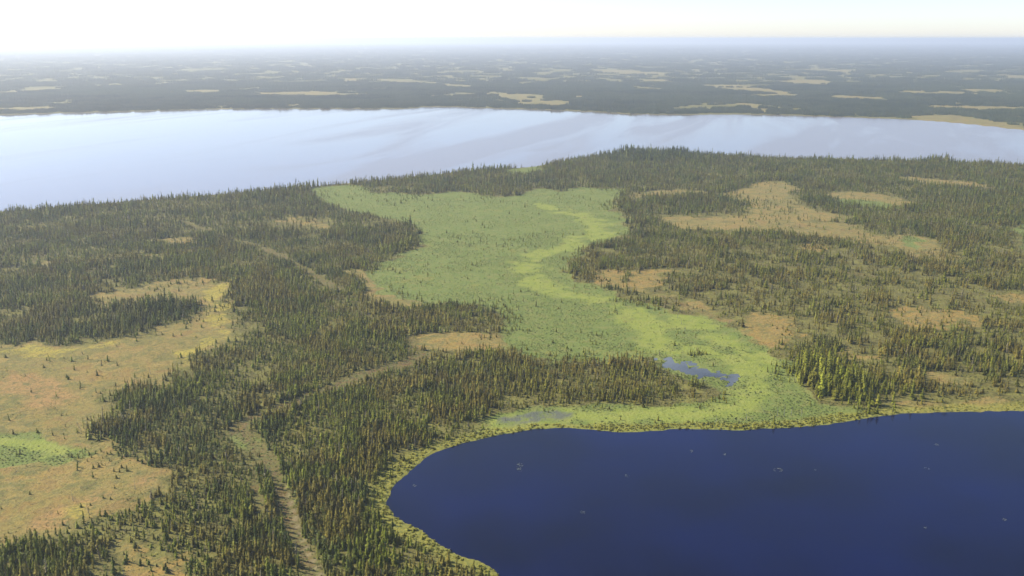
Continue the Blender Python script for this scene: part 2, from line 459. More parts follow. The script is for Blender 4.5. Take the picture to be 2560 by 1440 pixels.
def water_material(name, body, rough, wave, slick, size=1.0, patchy=1.0):
    m, n, l, b = new_mat(name)
    geo = n.new('ShaderNodeNewGeometry'); pos = geo.outputs['Position']
    cloud = noise_node(n, l, pos, .012, 3, .5)
    l.new(mixc(n, l, ramp(n, l, cloud, .35, .65), tuple(q * (1 - .5 * patchy) for q in body), tuple(q * (1 + .6 * patchy) for q in body)), b.inputs['Base Color'])
    b.inputs['IOR'].default_value = 1.33
    b.inputs['Specular IOR Level'].default_value = .5
    m0 = n.new('ShaderNodeMapping'); m0.inputs['Rotation'].default_value = (0, 0, STREAK)
    mp = n.new('ShaderNodeMapping'); mp.inputs['Scale'].default_value = (.0009 * size, .0052 * size, 1)
    l.new(pos, m0.inputs['Vector']); l.new(m0.outputs['Vector'], mp.inputs['Vector'])
    band = noise_node(n, l, mp.outputs['Vector'], 1.0, 4, .5, .9)
    sx = n.new('ShaderNodeSeparateXYZ'); l.new(pos, sx.inputs[0])
    lee = ramp(n, l, sx.outputs[0], -900, 900)                 # the left side lies in the lee
    lee = mul(n, l, lee, .16)
    ad = n.new('ShaderNodeMath'); l.new(band, ad.inputs[0]); l.new(lee, ad.inputs[1])
    s = ramp(n, l, ad.outputs[0], .50, .68)                     # 1 = wind-ruffled, 0 = slick
    rr = n.new('ShaderNodeMapRange'); rr.inputs['To Min'].default_value = rough * (1 - slick); rr.inputs['To Max'].default_value = rough
    l.new(s, rr.inputs['Value']); l.new(rr.outputs['Result'], b.inputs['Roughness'])
    w = noise_node(n, l, pos, .35, 3, .55)
    bump = n.new('ShaderNodeBump'); bump.inputs['Distance'].default_value = .1; bump.inputs['Strength'].default_value = wave
    l.new(w, bump.inputs['Height']); l.new(bump.outputs['Normal'], b.inputs['Normal'])
    return m


def tree_material(name, trans=.25):
    """needles and twigs: base colour comes from each tree's own tint"""
    m, n, l, b = new_mat(name)
    at = n.new('ShaderNodeAttribute'); at.attribute_type = 'INSTANCER'; at.attribute_name = 'tint'
    geo = n.new('ShaderNodeNewGeometry')
    f = noise_node(n, l, geo.outputs['Position'], .9, 3)
    c = mixc(n, l, ramp(n, l, f, .35, .7), at.outputs['Color'], (0, 0, 0))
    hs = n.new('ShaderNodeMix'); hs.data_type = 'RGBA'; hs.blend_type = 'MULTIPLY'; hs.inputs[0].default_value = 1
    l.new(at.outputs['Color'], hs.inputs[6])
    v = n.new('ShaderNodeMapRange'); v.inputs['From Min'].default_value = .3; v.inputs['From Max'].default_value = .7
    v.inputs['To Min'].default_value = .75; v.inputs['To Max'].default_value = 1.3
    l.new(f, v.inputs['Value']); l.new(v.outputs['Result'], hs.inputs[7])
    l.new(hs.outputs[2], b.inputs['Base Color'])
    b.inputs['Roughness'].default_value = .75
    tr = n.new('ShaderNodeBsdfTranslucent'); l.new(hs.outputs[2], tr.inputs['Color'])
    mx = n.new('ShaderNodeMixShader'); mx.inputs[0].default_value = trans
    l.new(b.outputs[0], mx.inputs[1]); l.new(tr.outputs[0], mx.inputs[2]); l.new(mx.outputs[0], n['Material Output'].inputs['Surface'])
    return m


def plain_material(name, ca, cb, scale, rough=.9):
    m, n, l, b = new_mat(name)
    geo = n.new('ShaderNodeNewGeometry')
    f = noise_node(n, l, geo.outputs['Position'], scale, 4)
    l.new(mixc(n, l, ramp(n, l, f, .35, .65), ca, cb), b.inputs['Base Color']); b.inputs['Roughness'].default_value = rough
    return m


M_GROUND = ground_material()
M_BIG = water_material('big_lake_water', (.150, .116, .085), .19, .12, .68, 1.0, 0.0)
M_DARK = water_material('dark_lake_water', (.0003, .0018, .020), .09, .025, .75, 5.0)
M_DARK.node_tree.nodes['Principled BSDF'].inputs['Specular IOR Level'].default_value = .36
M_POND = water_material('shallow_pool_water', (.085, .092, .084), .10, .02, .3, 20.0)
M_TREE = tree_material('spruce_needles', .38)
M_SHRUB = tree_material('shrub_leaves', .35)
M_BARK = plain_material('spruce_bark', (.075, .058, .043), (.13, .105, .08), 6.0)
M_DEAD = plain_material('weathered_dead_wood', (.20, .18, .155), (.33, .30, .27), 4.0)
M_LILY = plain_material('lily_pad', (.09, .11, .06), (.19, .19, .14), 2.0, .5)


def mesh_obj(name, verts, faces, mat, parent=None, link=True):
    me = bpy.data.meshes.new(name)
    me.from_pydata([tuple(v) for v in verts], [], faces)
    me.materials.append(mat)
    o = bpy.data.objects.new(name, me)
    if link: col.objects.link(o)
    if parent: o.parent = parent
    return o


# ------------------------------------------------------------------ ground: one land sheet, split by what grows on it
def graded(breaks):
    out = []
    for a, b, s0, s1 in breaks:
        v = a; n = max(1, int(round((b - a) / ((s0 + s1) / 2))))
        t = np.linspace(0, 1, n, endpoint=False)
        k = (s1 - s0) / (s1 + s0)
        out.append(a + (b - a) * ((1 - k) * t + k * t * t))
    out.append(np.array([breaks[-1][1]]))
    return np.concatenate(out)


def land_height(x, y, c):
    h = .55 + (fbm(x, y, 9, 41, 3) - .5) * .7 + (fbm(x, y, 60, 43, 2) - .5) * .5
    h = h * (1 - .75 * np.maximum(c['meadow'], c['fringe'])) + .10 + .12 * c['mud']
    wet = np.maximum(c['lake'], c['pond'])
    k = smooth(-2.5, 1.8, wet)
    return h * (1 - k) - 1.2 * smooth(-1.0, 4.0, wet) - .18 * k


def build_land(xs, ys, near):
    X, Y = np.meshgrid(xs, ys)
    x = X.ravel(); y = Y.ravel()
    c = cover(x, y)
    z = land_height(x, y, c)
    nx, ny = len(xs), len(ys)
    idx = np.arange(nx * ny).reshape(ny, nx)
    quads = np.stack([idx[:-1, :-1], idx[:-1, 1:], idx[1:, 1:], idx[1:, :-1]], -1).reshape(-1, 4)
    cls = np.zeros(x.shape, int)
    cls[c['bog'] > .5] = 2
    cls[c['meadow'] > .5] = 1
    cls[(c['line'] > .35)] = 3
    q = cls[quads]
    qc = np.sort(q, 1)[:, 2] if near else np.zeros(len(quads), int)
    names = (['ground', 'meadow_ground', 'bog_ground', 'cut_line_path'] if near else ['far_land_ground'])
    labels = ['dark mossy forest floor under the spruce stands', 'bright green sedge meadow between the two lakes',
              'tan and orange bog clearings among the spruce stands', 'narrow straight cut line with trampled tan grass through the spruce'] if near else ['hazy flat land beyond the wide pale lake']
    for k, nm in enumerate(names):
        qq = quads[qc == k]
        if not len(qq): continue
        used, inv = np.unique(qq.ravel(), return_inverse=True)
        me = bpy.data.meshes.new(nm)
        me.vertices.add(len(used)); me.loops.add(len(inv)); me.polygons.add(len(qq))
        me.vertices.foreach_set('co', np.stack([x[used], y[used], z[used]], -1).astype(np.float32).ravel())
        me.loops.foreach_set('vertex_index', inv.astype(np.int32))
        me.polygons.foreach_set('loop_start', np.arange(0, len(inv), 4, dtype=np.int32))
        me.polygons.foreach_set('use_smooth', np.ones(len(qq), bool))
        for an, keys in (('cover_a', ('meadow_soft', 'bog_soft', 'lime', 'trail')), ('cover_b', ('orange', 'line', 'fringe', None)), ('cover_c', ('yellow', 'pink', 'mud', None))):
            a = me.attributes.new(an, 'FLOAT_COLOR', 'POINT')
            v = np.stack([c[kk][used] if kk else np.ones(len(used)) for kk in keys], -1)
            a.data.foreach_set('color', v.astype(np.float32).ravel())
        me.update(calc_edges=True)
        me.materials.append(M_GROUND)
        o = bpy.data.objects.new(nm, me); col.objects.link(o)
        o['kind'] = 'structure'; o['label'] = labels[k]


YS = 1940.0
build_land(graded([(-1300, -640, 60, 20), (-640, 640, 2.3, 2.3), (640, 1300, 3.5, 5)]) if False else
           np.concatenate([np.arange(-1320, -700, 4.5), np.arange(-700, 700, 2.4), np.arange(700, 1321, 4.5)]),
           graded([(-250, 250, 60, 40), (250, 320, 6, 2), (320, 700, 1.6, 2.2), (700, 1300, 2.2, 5), (1300, 1800, 5, 8), (1800, YS, 20, 20)]), True)
gx = np.concatenate([-np.geomspace(5200, 46000, 26)[::-1], np.arange(-5000, 5001, 20.0), np.geomspace(5200, 46000, 26)])
build_land(gx, graded([(YS, 2150, 30, 30), (2150, 3400, 9, 13), (3400, 6000, 13, 40), (6000, 12000, 40, 160), (12000, 46000, 400, 3000)]), False)
print('land', time.time() - T0)

# ------------------------------------------------------------------ water
def water(name, x0, x1, y0, y1, mat, label, z=0.0):
    o = mesh_obj(name, [(x0, y0, z), (x1, y0, z), (x1, y1, z), (x0, y1, z)], [(0, 1, 2, 3)], mat)
    o['kind'] = 'structure'; o['label'] = label
    return o


water('wide_lake_water', -5200, 5200, 1010, 3600, M_BIG, 'wide pale lake with wind streaks across the middle distance')
water('dark_lake_water', -200, 900, 120, 530, M_DARK, 'deep blue still lake filling the lower right corner')
for p in PONDS[:1]:
    lo = p.min(0) - 6; hi = p.max(0) + 6
    water('pond_water', lo[0], hi[0], lo[1], hi[1], M_POND, 'broken marshy pool in the green meadow')

# ------------------------------------------------------------------ spruce shapes
def outward(v, f):
    """wind every leaf so that its upper, outer side is its front"""
    res = []
    for q in f:
        a, b, c = (np.array(v[i]) for i in q[:3])
        nn = np.cross(b - a, c - a); m = (a + b + c) / 3
        res.append(tuple(q) if nn @ np.array((m[0], m[1], .12)) >= 0 else tuple(reversed(q)))
    return res


def spruce_geometry(seed, whorls=9, arms=6, fat=.115, ragged=.35, trunk_sides=5):
    """a narrow black spruce of height 1: returns trunk and crown (verts, faces)"""
    r = random.Random(seed)
    lean = (r.uniform(-.02, .02), r.uniform(-.02, .02))
    tv, tf = [], []
    for k, (z, rad) in enumerate(((-.03, .017), (.35, .012), (.97, .003))):
        for i in range(trunk_sides):
            a = 2 * math.pi * i / trunk_sides
            tv.append((lean[0] * z + rad * math.cos(a), lean[1] * z + rad * math.sin(a), z))
    for k in range(2):
        for i in range(trunk_sides):
            j = (i + 1) % trunk_sides
            tf.append((k * trunk_sides + i, k * trunk_sides + j, (k + 1) * trunk_sides + j, (k + 1) * trunk_sides + i))
    cv, cf = [], []
    z0 = r.uniform(.07, .16)
    for w in range(whorls):
        t = w / (whorls - 1)
        z = z0 + (.93 - z0) * t ** .92
        rad = fat * (1 - t) ** .52 + .018
        if r.random() < .25 and t < .7: rad *= r.uniform(.55, .8)
        if t > .72 and r.random() < .5: rad *= 1.35                 # the bushy club top of black spruce
        n = arms if t < .75 else arms - 2
        off = r.uniform(0, 6.28)
        for i in range(n):
            a = off + 2 * math.pi * i / n + r.uniform(-.3, .3)
            rr = rad * r.uniform(1 - ragged, 1 + ragged)
            droop = rr * r.uniform(.35, .9)
            hw = rr * r.uniform(.38, .6)
            cx, cy_ = math.cos(a), math.sin(a); px, py = -cy_, cx
            ox, oy = lean[0] * z, lean[1] * z
            b0 = len(cv)
            th = .055 * r.uniform(.7, 1.3)
            cv += [(ox, oy, z + th), (ox + cx * rr * .62 + px * hw, oy + cy_ * rr * .62 + py * hw, z - droop * .45),
                   (ox + cx * rr, oy + cy_ * rr, z - droop), (ox + cx * rr * .62 - px * hw, oy + cy_ * rr * .62 - py * hw, z - droop * .45)]
            cf += [(b0, b0 + 1, b0 + 2), (b0, b0 + 2, b0 + 3)]
    b0 = len(cv)
    cv += [(lean[0] + .014, lean[1], .9), (lean[0] - .008, lean[1] + .013, .9), (lean[0] - .008, lean[1] - .013, .9), (lean[0], lean[1], 1.0)]
    cf += [(b0, b0 + 1, b0 + 3), (b0 + 1, b0 + 2, b0 + 3), (b0 + 2, b0, b0 + 3)]
    return (tv, tf), (cv, outward(cv, cf))


VARIANTS = [dict(fat=.125), dict(fat=.150), dict(fat=.105, ragged=.5), dict(fat=.175, whorls=8), dict(fat=.130, ragged=.5, whorls=8), dict(fat=.085, ragged=.6, whorls=8, arms=5)]


def fluff_normals(me, first, up):
    """foliage normals point out of the crown and up, as the needle mass scatters light"""
    nv = len(me.vertices)
    co = np.empty(nv * 3, np.float32); me.vertices.foreach_get('co', co); co = co.reshape(-1, 3)
    nr = np.empty(nv * 3, np.float32); me.vertices.foreach_get('normal', nr); nr = nr.reshape(-1, 3)
    out = co.copy(); out[:, 2] = 0
    ln = np.linalg.norm(out, axis=1, keepdims=True); out = np.where(ln > .01, out / np.maximum(ln, 1e-6), 0)
    res = out + np.array((0, 0, up)) + .35 * nr * np.where(nr[:, 2:3] < 0, -1, 1)
    res /= np.linalg.norm(res, axis=1, keepdims=True) + 1e-6
    res[:first] = nr[:first]
    me.polygons.foreach_set('use_smooth', np.ones(len(me.polygons), bool))
    me.normals_split_custom_set_from_vertices([tuple(q) for q in res.tolist()])

GEO = [spruce_geometry(100 + i, **v) for i, v in enumerate(VARIANTS)]


def round_geometry(seed, n=70):
    """a bushy broadleaf (willow, birch) of height 1"""
    r = random.Random(seed)
    tv = [(.02 * math.cos(a), .02 * math.sin(a), -.03) for a in (0, 1.257, 2.513, 3.77, 5.027)]
    tv += [(q[0] * .7 + .02, q[1] * .7, .35) for q in tv[:5]] + [(q[0] * .2 + .03, q[1] * .2, .8) for q in tv[:5]]
    tf = [(k * 5 + i, k * 5 + (i + 1) % 5, k * 5 + 5 + (i + 1) % 5, k * 5 + 5 + i) for k in range(2) for i in range(5)]
    lobes = [(r.uniform(-.14, .14), r.uniform(-.14, .14), r.uniform(.35, .8), r.uniform(.13, .2)) for _ in range(6)]
    cv, cf = [], []
    for i in range(n):
        lx, ly, lz, lr = lobes[i % 6]
        d = np.array([r.gauss(0, 1) for _ in range(3)]); d /= np.linalg.norm(d)
        p = np.array((lx, ly, lz)) + d * lr * r.uniform(.6, 1.05); s_ = r.uniform(.05, .10); b0 = len(cv)
        for k in range(3): cv.append(tuple(float(q) for q in p + np.array([r.uniform(-s_, s_) for _ in range(3)])))
        cf.append((b0, b0 + 1, b0 + 2))
    return (tv, tf), (cv, outward(cv, cf))


GEO += [round_geometry(150), round_geometry(151)]


def lib_collection(name, items, fluff=None):
    c = bpy.data.collections.new(name)                    # never linked to the scene: only a source for the mass of trees
    for i, (v, f, mats, mi) in enumerate(items):
        me = bpy.data.meshes.new(f'{name}_{i}')
        me.from_pydata(v, [], f)
        for mt in mats: me.materials.append(mt)
        me.polygons.foreach_set('material_index', mi)
        if fluff: fluff_normals(me, fluff[0], fluff[1])
        o = bpy.data.objects.new(f'{name}_{i:02d}', me); c.objects.link(o)
    return c


def joined(parts):
    v, f, mi = [], [], []
    for k, (pv, pf) in enumerate(parts):
        b = len(v); v += pv; f += [tuple(i + b for i in q) for q in pf]; mi += [k] * len(pf)
    return v, f, mi


items = []
for t, c_ in GEO:
    v, f, mi = joined([t, c_]); items.append((v, f, [M_BARK, M_TREE], mi))
LIB_SPRUCE = lib_collection('spruce_source', items, (15, .8))


def bush_geometry(seed, n=16):
    r = random.Random(seed); v, f = [], []
    for i in range(n):
        a = r.uniform(0, 6.28); rr = r.uniform(.05, .55); z = r.uniform(.1, .95) * (1 - rr * .8)
        s = r.uniform(.18, .34); b0 = len(v)
        cx, cy_ = rr * math.cos(a), rr * math.sin(a)
        for k in range(3):
            aa = r.uniform(0, .8) + k * 2.09
            v.append((cx + s * math.cos(aa), cy_ + s * math.sin(aa), z + r.uniform(-.22, .22)))
        f.append((b0, b0 + 1, b0 + 2))
    for i in range(3):
        a = r.uniform(0, 6.28); b0 = len(v)
        v += [(-.02, 0, -.1), (.02, 0, -.1), (.35 * math.cos(a), .35 * math.sin(a), .7)]; f.append((b0, b0 + 1, b0 + 2))
    return v, outward(v, f)


items = []
for i in range(5):
    v, f = bush_geometry(300 + i); items.append((v, f, [M_SHRUB], [0] * len(f)))
LIB_BUSH = lib_collection('bush_source', items, (0, 1.2))


def clump_geometry(seed, size, spacing, hmin, hmax):
    r = random.Random(seed); v, f = [], []
    n = int(size / spacing)
    for i in range(n):
        for j in range(n):
            x = (i + .5 + r.uniform(-.5, .5)) * spacing - size / 2; y = (j + .5 + r.uniform(-.5, .5)) * spacing - size / 2
            h = r.uniform(hmin, hmax) * (1.35 if r.random() < .08 else 1); w = h * r.uniform(.13, .22)
            b0 = len(v); a = r.uniform(0, 1.5)
            for k in range(4): v.append((x + w * math.cos(a + k * 1.571), y + w * math.sin(a + k * 1.571), -.3 + h * .08))
            v.append((x, y, h))
            f += [(b0 + k, b0 + (k + 1) % 4, b0 + 4) for k in range(4)]
    return v, f


items = []
for i in range(4):
    v, f = clump_geometry(500 + i, 32, 3.4, 5, 9); items.append((v, f, [M_TREE], [0] * len(f)))
LIB_CLUMP = lib_collection('far_stand_source', items)
items = []
for i in range(3):
    v, f = clump_geometry(520 + i, 90, 7.0, 6, 12); items.append((v, f, [M_TREE], [0] * len(f)))
LIB_BIGCLUMP = lib_collection('farther_stand_source', items)


def scatter_object(name, label, pos, rot, scl, idx, tint, lib):
    n = len(pos)
    me = bpy.data.meshes.new(name)
    me.vertices.add(n); me.vertices.foreach_set('co', pos.astype(np.float32).ravel())
    for an, typ, key, v in (('rot', 'FLOAT_VECTOR', 'vector', rot), ('scl', 'FLOAT_VECTOR', 'vector', scl), ('idx', 'INT', 'value', idx), ('tint', 'FLOAT_COLOR', 'color', tint)):
        a = me.attributes.new(an, typ, 'POINT')
        a.data.foreach_set(key, np.ascontiguousarray(v, np.int32 if typ == 'INT' else np.float32).ravel())
    o = bpy.data.objects.new(name, me); col.objects.link(o)
    ng = bpy.data.node_groups.new(name + '_nodes', 'GeometryNodeTree')
    ng.interface.new_socket('Geometry', in_out='INPUT', socket_type='NodeSocketGeometry')
    ng.interface.new_socket('Geometry', in_out='OUTPUT', socket_type='NodeSocketGeometry')
    N, L = ng.nodes, ng.links
    gi = N.new('NodeGroupInput'); go = N.new('NodeGroupOutput')
    iop = N.new('GeometryNodeInstanceOnPoints'); ci = N.new('GeometryNodeCollectionInfo')
    ci.inputs['Collection'].default_value = lib; ci.inputs['Separate Children'].default_value = True; ci.inputs['Reset Children'].default_value = True
    def attr(nm, typ):
        a = N.new('GeometryNodeInputNamedAttribute'); a.data_type = typ; a.inputs['Name'].default_value = nm; return a.outputs[0]
    L.new(gi.outputs[0], iop.inputs['Points']); L.new(ci.outputs[0], iop.inputs['Instance'])
    iop.inputs['Pick Instance'].default_value = True
    L.new(attr('idx', 'INT'), iop.inputs['Instance Index'])
    L.new(attr('rot', 'FLOAT_VECTOR'), iop.inputs['Rotation']); L.new(attr('scl', 'FLOAT_VECTOR'), iop.inputs['Scale'])
    L.new(iop.outputs[0], go.inputs[0])
    md = o.modifiers.new('scatter', 'NODES'); md.node_group = ng
    o['kind'] = 'stuff'; o['label'] = label
    return o


def jitter_grid(x0, x1, y0, y1, s):
    X, Y = np.meshgrid(np.arange(x0, x1, s), np.arange(y0, y1, s))
    x = X.ravel() + rng.uniform(-.5, .5, X.size) * s; y = Y.ravel() + rng.uniform(-.5, .5, X.size) * s
    return x, y


def in_view(x, y, slack=1.12, vmax=1560):
    u, v, d = project(x, y)
    ok = (d > 1) & (np.abs(u - 1280) < 1280 * slack + 40) & (v < vmax)
    return ok, u, v


def blob(u, v, cu, cv, ru, rv):
    return np.exp(-(((u - cu) / ru) ** 2 + ((v - cv) / rv) ** 2))


# palette (real albedos)
C_DARK = np.array((.048, .068, .016)); C_OLIVE = np.array((.120, .140, .016)); C_BROWN = np.array((.148, .124, .026)); C_FRESH = np.array((.150, .172, .018)); C_GREY = np.array((.062, .070, .042))


def lerp(a, b, t):
    return a * (1 - t[:, None]) + b * t[:, None]


# ------------------------------------------------------------------ near forest
SPOTS = {k: ground(*p) for k, p in dict(knoll=(1640, 385), point=(2350, 405), cape=(730, 480), tall=(2120, 985), tallb=(2050, 935), islet=(1742, 886), burn=(1400, 960), copse=(380, 790), dark_stand=(1330, 460)).items()}


def near(x, y, key, r):
    p = SPOTS[key]
    return np.exp(-((x - p[0]) ** 2 + (y - p[1]) ** 2) / (r * r))


def tallm_near(x, y):
    return np.maximum(near(x, y, 'tall', 22), near(x, y, 'tallb', 18))


xs_, ys_ = [], []
for (y0, y1, s) in ((300, 620, 1.75), (620, 1000, 2.05), (1000, 1850, 2.7)):
    w = y1 * .66 + 40
    a, b = jitter_grid(-w, w, y0, y1, s); xs_.append(a); ys_.append(b)
x = np.concatenate(xs_); y = np.concatenate(ys_)
ok, u, v = in_view(x, y)
x, y, u, v = x[ok], y[ok], u[ok], v[ok]
c = cover(x, y)
dry = smooth(-1.0, -3.0, np.maximum(c['lake'], c['pond']))
forest = np.clip(1 - c['meadow'] - c['bog'] - c['line'] * 1.3 - c['fringe'] * .85, 0, 1)
dens_noise = fbm(x, y, 26, 61, 3)
right = smooth(1500, 1900, u) * smooth(560, 640, v)
rim = smooth(1.0, -9.0, c['open'] + (fbm(x, y, 11, 63, 2) - .5) * 16)          # stands thin out towards the openings
rim = np.where(y > 1250, 1.0, .25 + .75 * rim)
dens = forest * rim * (smooth(.24, .52, dens_noise + .10 * (1 - right)) * (1 - .40 * right) + .05) * (.86 + .1 * right) * np.maximum(smooth(.25, .55, fbm(x, y, 7, 64, 2)), .78 * (1 - right))
dens = dens * (.93 - .25 * smooth(900, 1400, y))
# scattered small trees out on the meadow and bog edges
edge = fbm(x, y, 40, 67, 3)
dens = np.maximum(dens, .22 * c['bog'] * smooth(.46, .66, edge) * smooth(24, 1, c['open']) + .010 * c['bog'] + .07 * c['bog'] * smooth(.42, .62, edge) * smooth(640, 800, y))
dens = np.maximum(dens, c['meadow'] * (1 - c['lime']) * (.34 * smooth(.42, .66, edge) * smooth(22, 1, c['open']) + .05 * smooth(.50, .7, edge) + .004))
dens = np.maximum(dens, .05 * c['fringe'])
dens = np.maximum(dens, .30 * forest * (c['line'] > .3))
tallm = np.maximum(np.maximum(near(x, y, 'tall', 20), near(x, y, 'tallb', 17)), near(x, y, 'islet', 6))
dens = np.maximum(dens, .55 * tallm * (tallm > .3))
dens *= dry
keep = rng.uniform(0, 1, x.shape) < dens
x, y, u, v = x[keep], y[keep], u[keep], v[keep]
c = {k: q[keep] for k, q in c.items()}; forest = forest[keep]; right = right[keep]
n = len(x)
hn = fbm(x, y, 34, 71, 3)
h = 2.9 + 2.8 * smooth(.3, .7, hn) + rng.normal(0, 1.15, n)
h += 1.5 * smooth(900, 1300, y)
h *= 1 + .75 * near(x, y, 'knoll', 110) + .5 * near(x, y, 'point', 40) + .45 * near(x, y, 'cape', 45) + .55 * near(x, y, 'copse', 45)
h *= 1 + 1.45 * np.maximum(near(x, y, 'tall', 22), near(x, y, 'tallb', 18))
tall_some = rng.uniform(0, 1, n) < .05
h *= np.where(tall_some, 1.4, 1.0)
h *= np.where(forest < .4, .62, 1.0)
shore_tall = (y > 950) & (c['lake'] > -28) & (rng.uniform(0, 1, n) < .16)
h *= np.where(shore_tall, rng.uniform(1.1, 1.6, n), 1.0)
h = np.clip(h, 1.3, 17)
t1 = fbm(x, y, 45, 81, 3); t2 = fbm(x, y, 18, 83, 2); t3 = rng.uniform(0, 1, n)
tint = lerp(np.tile(C_OLIVE, (n, 1)), C_DARK, np.clip(smooth(.44, .66, t1) * .7 + (t3 - .5) * .6, 0, 1))
brown = np.clip(smooth(.46, .62, t2) * .8 + .25 * right + near(x, y, 'burn', 70) * .6 + (rng.uniform(0, 1, n) < .12) * .6, 0, .9)
tint = lerp(tint, C_BROWN, brown)
tint = lerp(tint, C_DARK, np.clip(near(x, y, 'knoll', 120) * .7 + near(x, y, 'copse', 60) * .6 + near(x, y, 'dark_stand', 40) * .9 + smooth(800, 1100, y) * .35, 0, .95))  # darker green needles at these spots and farther off
tint = lerp(tint, C_FRESH, np.clip(np.maximum(near(x, y, 'tall', 26), near(x, y, 'tallb', 22)) * .8 + c['fringe'] * .6 + c['meadow'] * .4 + (rng.uniform(0, 1, n) < .10) * .5, 0, .9))
dead = (rng.uniform(0, 1, n) < .035) & (tallm_near(x, y) < .2)
tint = lerp(tint, np.array((.165, .150, .120)), dead * .85)          # dead grey ones among them
tint = lerp(tint, np.array((.175, .185, .050)), (rng.uniform(0, 1, n) < .05) * .7)           # pale larch
tint *= rng.uniform(.6, 1.6, n)[:, None] * np.array((1.06, 1.0, .85)) * (1 + .12 * tallm_near(x, y))[:, None]
idx = rng.integers(0, len(VARIANTS), n)
leafy = rng.uniform(0, 1, n) < .04 + .22 * smooth(.58, .72, fbm(x, y, 30, 87, 2)) + .3 * c['fringe']
leafy &= tallm_near(x, y) < .3
idx = np.where(leafy, len(VARIANTS) + rng.integers(0, 2, n), idx)
h = np.where(leafy, np.clip(h * .62, 1.2, 4.2), h)
tint = np.where(leafy[:, None], lerp(np.tile(np.array((.115, .140, .048)), (n, 1)), np.array((.150, .165, .035)), rng.uniform(0, 1, n)), tint)
z = land_height(x, y, c) - .05
rotz = rng.uniform(0, 6.283, n)
tilt = rng.normal(0, .055, (n, 2))
wide = rng.uniform(.7, 1.5, n) * np.where(h < 3.2, 1.45, 1.0) * np.where(h > 8, .8, 1.0) * np.where(dead, .6, 1.0)
print('near trees', n, time.time() - T0)

# the 300 that show largest become trees of their own
uu, vv, dd = project(x, y, z)
size = h * np.sqrt(wide) / dd
inside = (uu > 4) & (uu < 2556) & (vv < 1436) & (idx < len(VARIANTS))
order = np.argsort(-np.where(inside, size, 0))
single = np.zeros(n, bool); single[order[:300]] = True
SRC = []
for t, c_ in GEO:
    a = bpy.data.meshes.new('trunk'); a.from_pydata(t[0], [], t[1]); a.materials.append(M_BARK)
    b = bpy.data.meshes.new('crown'); b.from_pydata(c_[0], [], c_[1]); b.materials.append(M_TREE); fluff_normals(b, 0, .8)
    SRC.append((a, b))


def stand_of(u, v):
    if u > 1880 and v < 1080:
        part = 'front edge' if v > 1000 else ('back' if v < 945 else 'middle')
        side = 'left' if u < 2060 else ('right' if u > 2160 else 'central')
        return f'in the {side} {part} of the tall shore clump', 'spruces in the tall clump by the dark lake'
    if u > 940: return 'on the sedge bank of the dark lake', 'spruces on the bank of the dark lake'
    if u > 700: return 'between the cut line and the dark lake', 'spruces between the cut line and the dark lake'
    if u > 600: return 'along the left edge of the cut line', 'spruces along the left edge of the cut line'
    if u > 430: return 'in the bottom stand just left of the cut line', 'spruces in the stand left of the cut line'
    if u > 270: return 'around the small orange clearing at the bottom', 'spruces round the small orange clearing'
    return 'in the corner stand below the tan bog', 'spruces in the bottom left stand'


def tree_thing(i):
    e = bpy.data.objects.new('spruce_tree', None); e.empty_display_size = .5
    e.location = (x[i], y[i], z[i]); e.rotation_euler = (tilt[i, 0], tilt[i, 1], rotz[i])
    e.scale = (h[i] * wide[i], h[i] * wide[i], h[i]); col.objects.link(e)
    tm, cm = SRC[idx[i]]
    to = bpy.data.objects.new('trunk', tm); co = bpy.data.objects.new('crown', cm)
    for o in (to, co):
        o.parent = e; col.objects.link(o)
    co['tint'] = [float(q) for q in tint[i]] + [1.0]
    where, grp = stand_of(uu[i], vv[i])
    r_, g_, b_ = tint[i]
    hue = 'brownish' if r_ > g_ * 1.02 else ('dark green' if g_ < .06 else ('fresh green' if g_ > .105 else 'olive green'))
    big = 'tall' if h[i] > 7.5 else ('short' if h[i] < 4.5 else 'mid-height')
    shape = 'slender' if wide[i] < 1.0 else ('bushy' if wide[i] > 1.2 else 'narrow')
    spot = ''
    if c['line'][i] > .15: spot = ' beside the track'
    elif c['fringe'][i] > .4: spot = ' in yellow sedge'
    elif c['open'][i] > -7: spot = ' at the edge of the opening'
    elif vv[i] > 1400: spot = ' at the bottom edge'
    if len((where + spot).split()) > 11: spot = ''
    e['label'] = f'{big} {shape} {hue} spruce {where}{spot}'
    e['category'] = 'tree'; e['group'] = grp


for i in np.where(single)[0]:
    tree_thing(i)
r_ = ~single
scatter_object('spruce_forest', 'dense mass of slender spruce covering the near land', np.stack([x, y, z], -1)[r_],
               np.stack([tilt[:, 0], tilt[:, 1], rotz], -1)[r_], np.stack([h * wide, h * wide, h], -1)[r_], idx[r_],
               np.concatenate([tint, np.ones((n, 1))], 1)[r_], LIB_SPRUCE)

# ------------------------------------------------------------------ low shrubs of meadow, bog, lake margin and forest edge
xs_, ys_ = [], []
for (y0, y1, s) in ((300, 620, 1.7), (620, 1000, 2.3), (1000, 1700, 3.4)):
    w = y1 * .66 + 40
    a, b = jitter_grid(-w, w, y0, y1, s); xs_.append(a); ys_.append(b)
x = np.concatenate(xs_); y = np.concatenate(ys_)
ok, u, v = in_view(x, y); x, y = x[ok], y[ok]
c = cover(x, y)
dry = smooth(-.3, -1.8, np.maximum(c['lake'], c['pond']))
pn = fbm(x, y, 22, 91, 3)
dens = c['meadow'] * (1 - .82 * c['lime']) * (.22 + .72 * smooth(.40, .58, pn)) * (1 - c['mud'])
dens = np.maximum(dens, c['bog'] * (.06 + .60 * smooth(.44, .64, fbm(x * .6, y * 1.3, 20, 95, 4))) * (1 - .6 * c['yellow']))
dens = np.maximum(dens, smooth(-12, -2, c['open']) * smooth(8, 1, c['open']) * .6)         # scrub along the edges of the stands
dens = np.maximum(dens, c['fringe'] * .55)
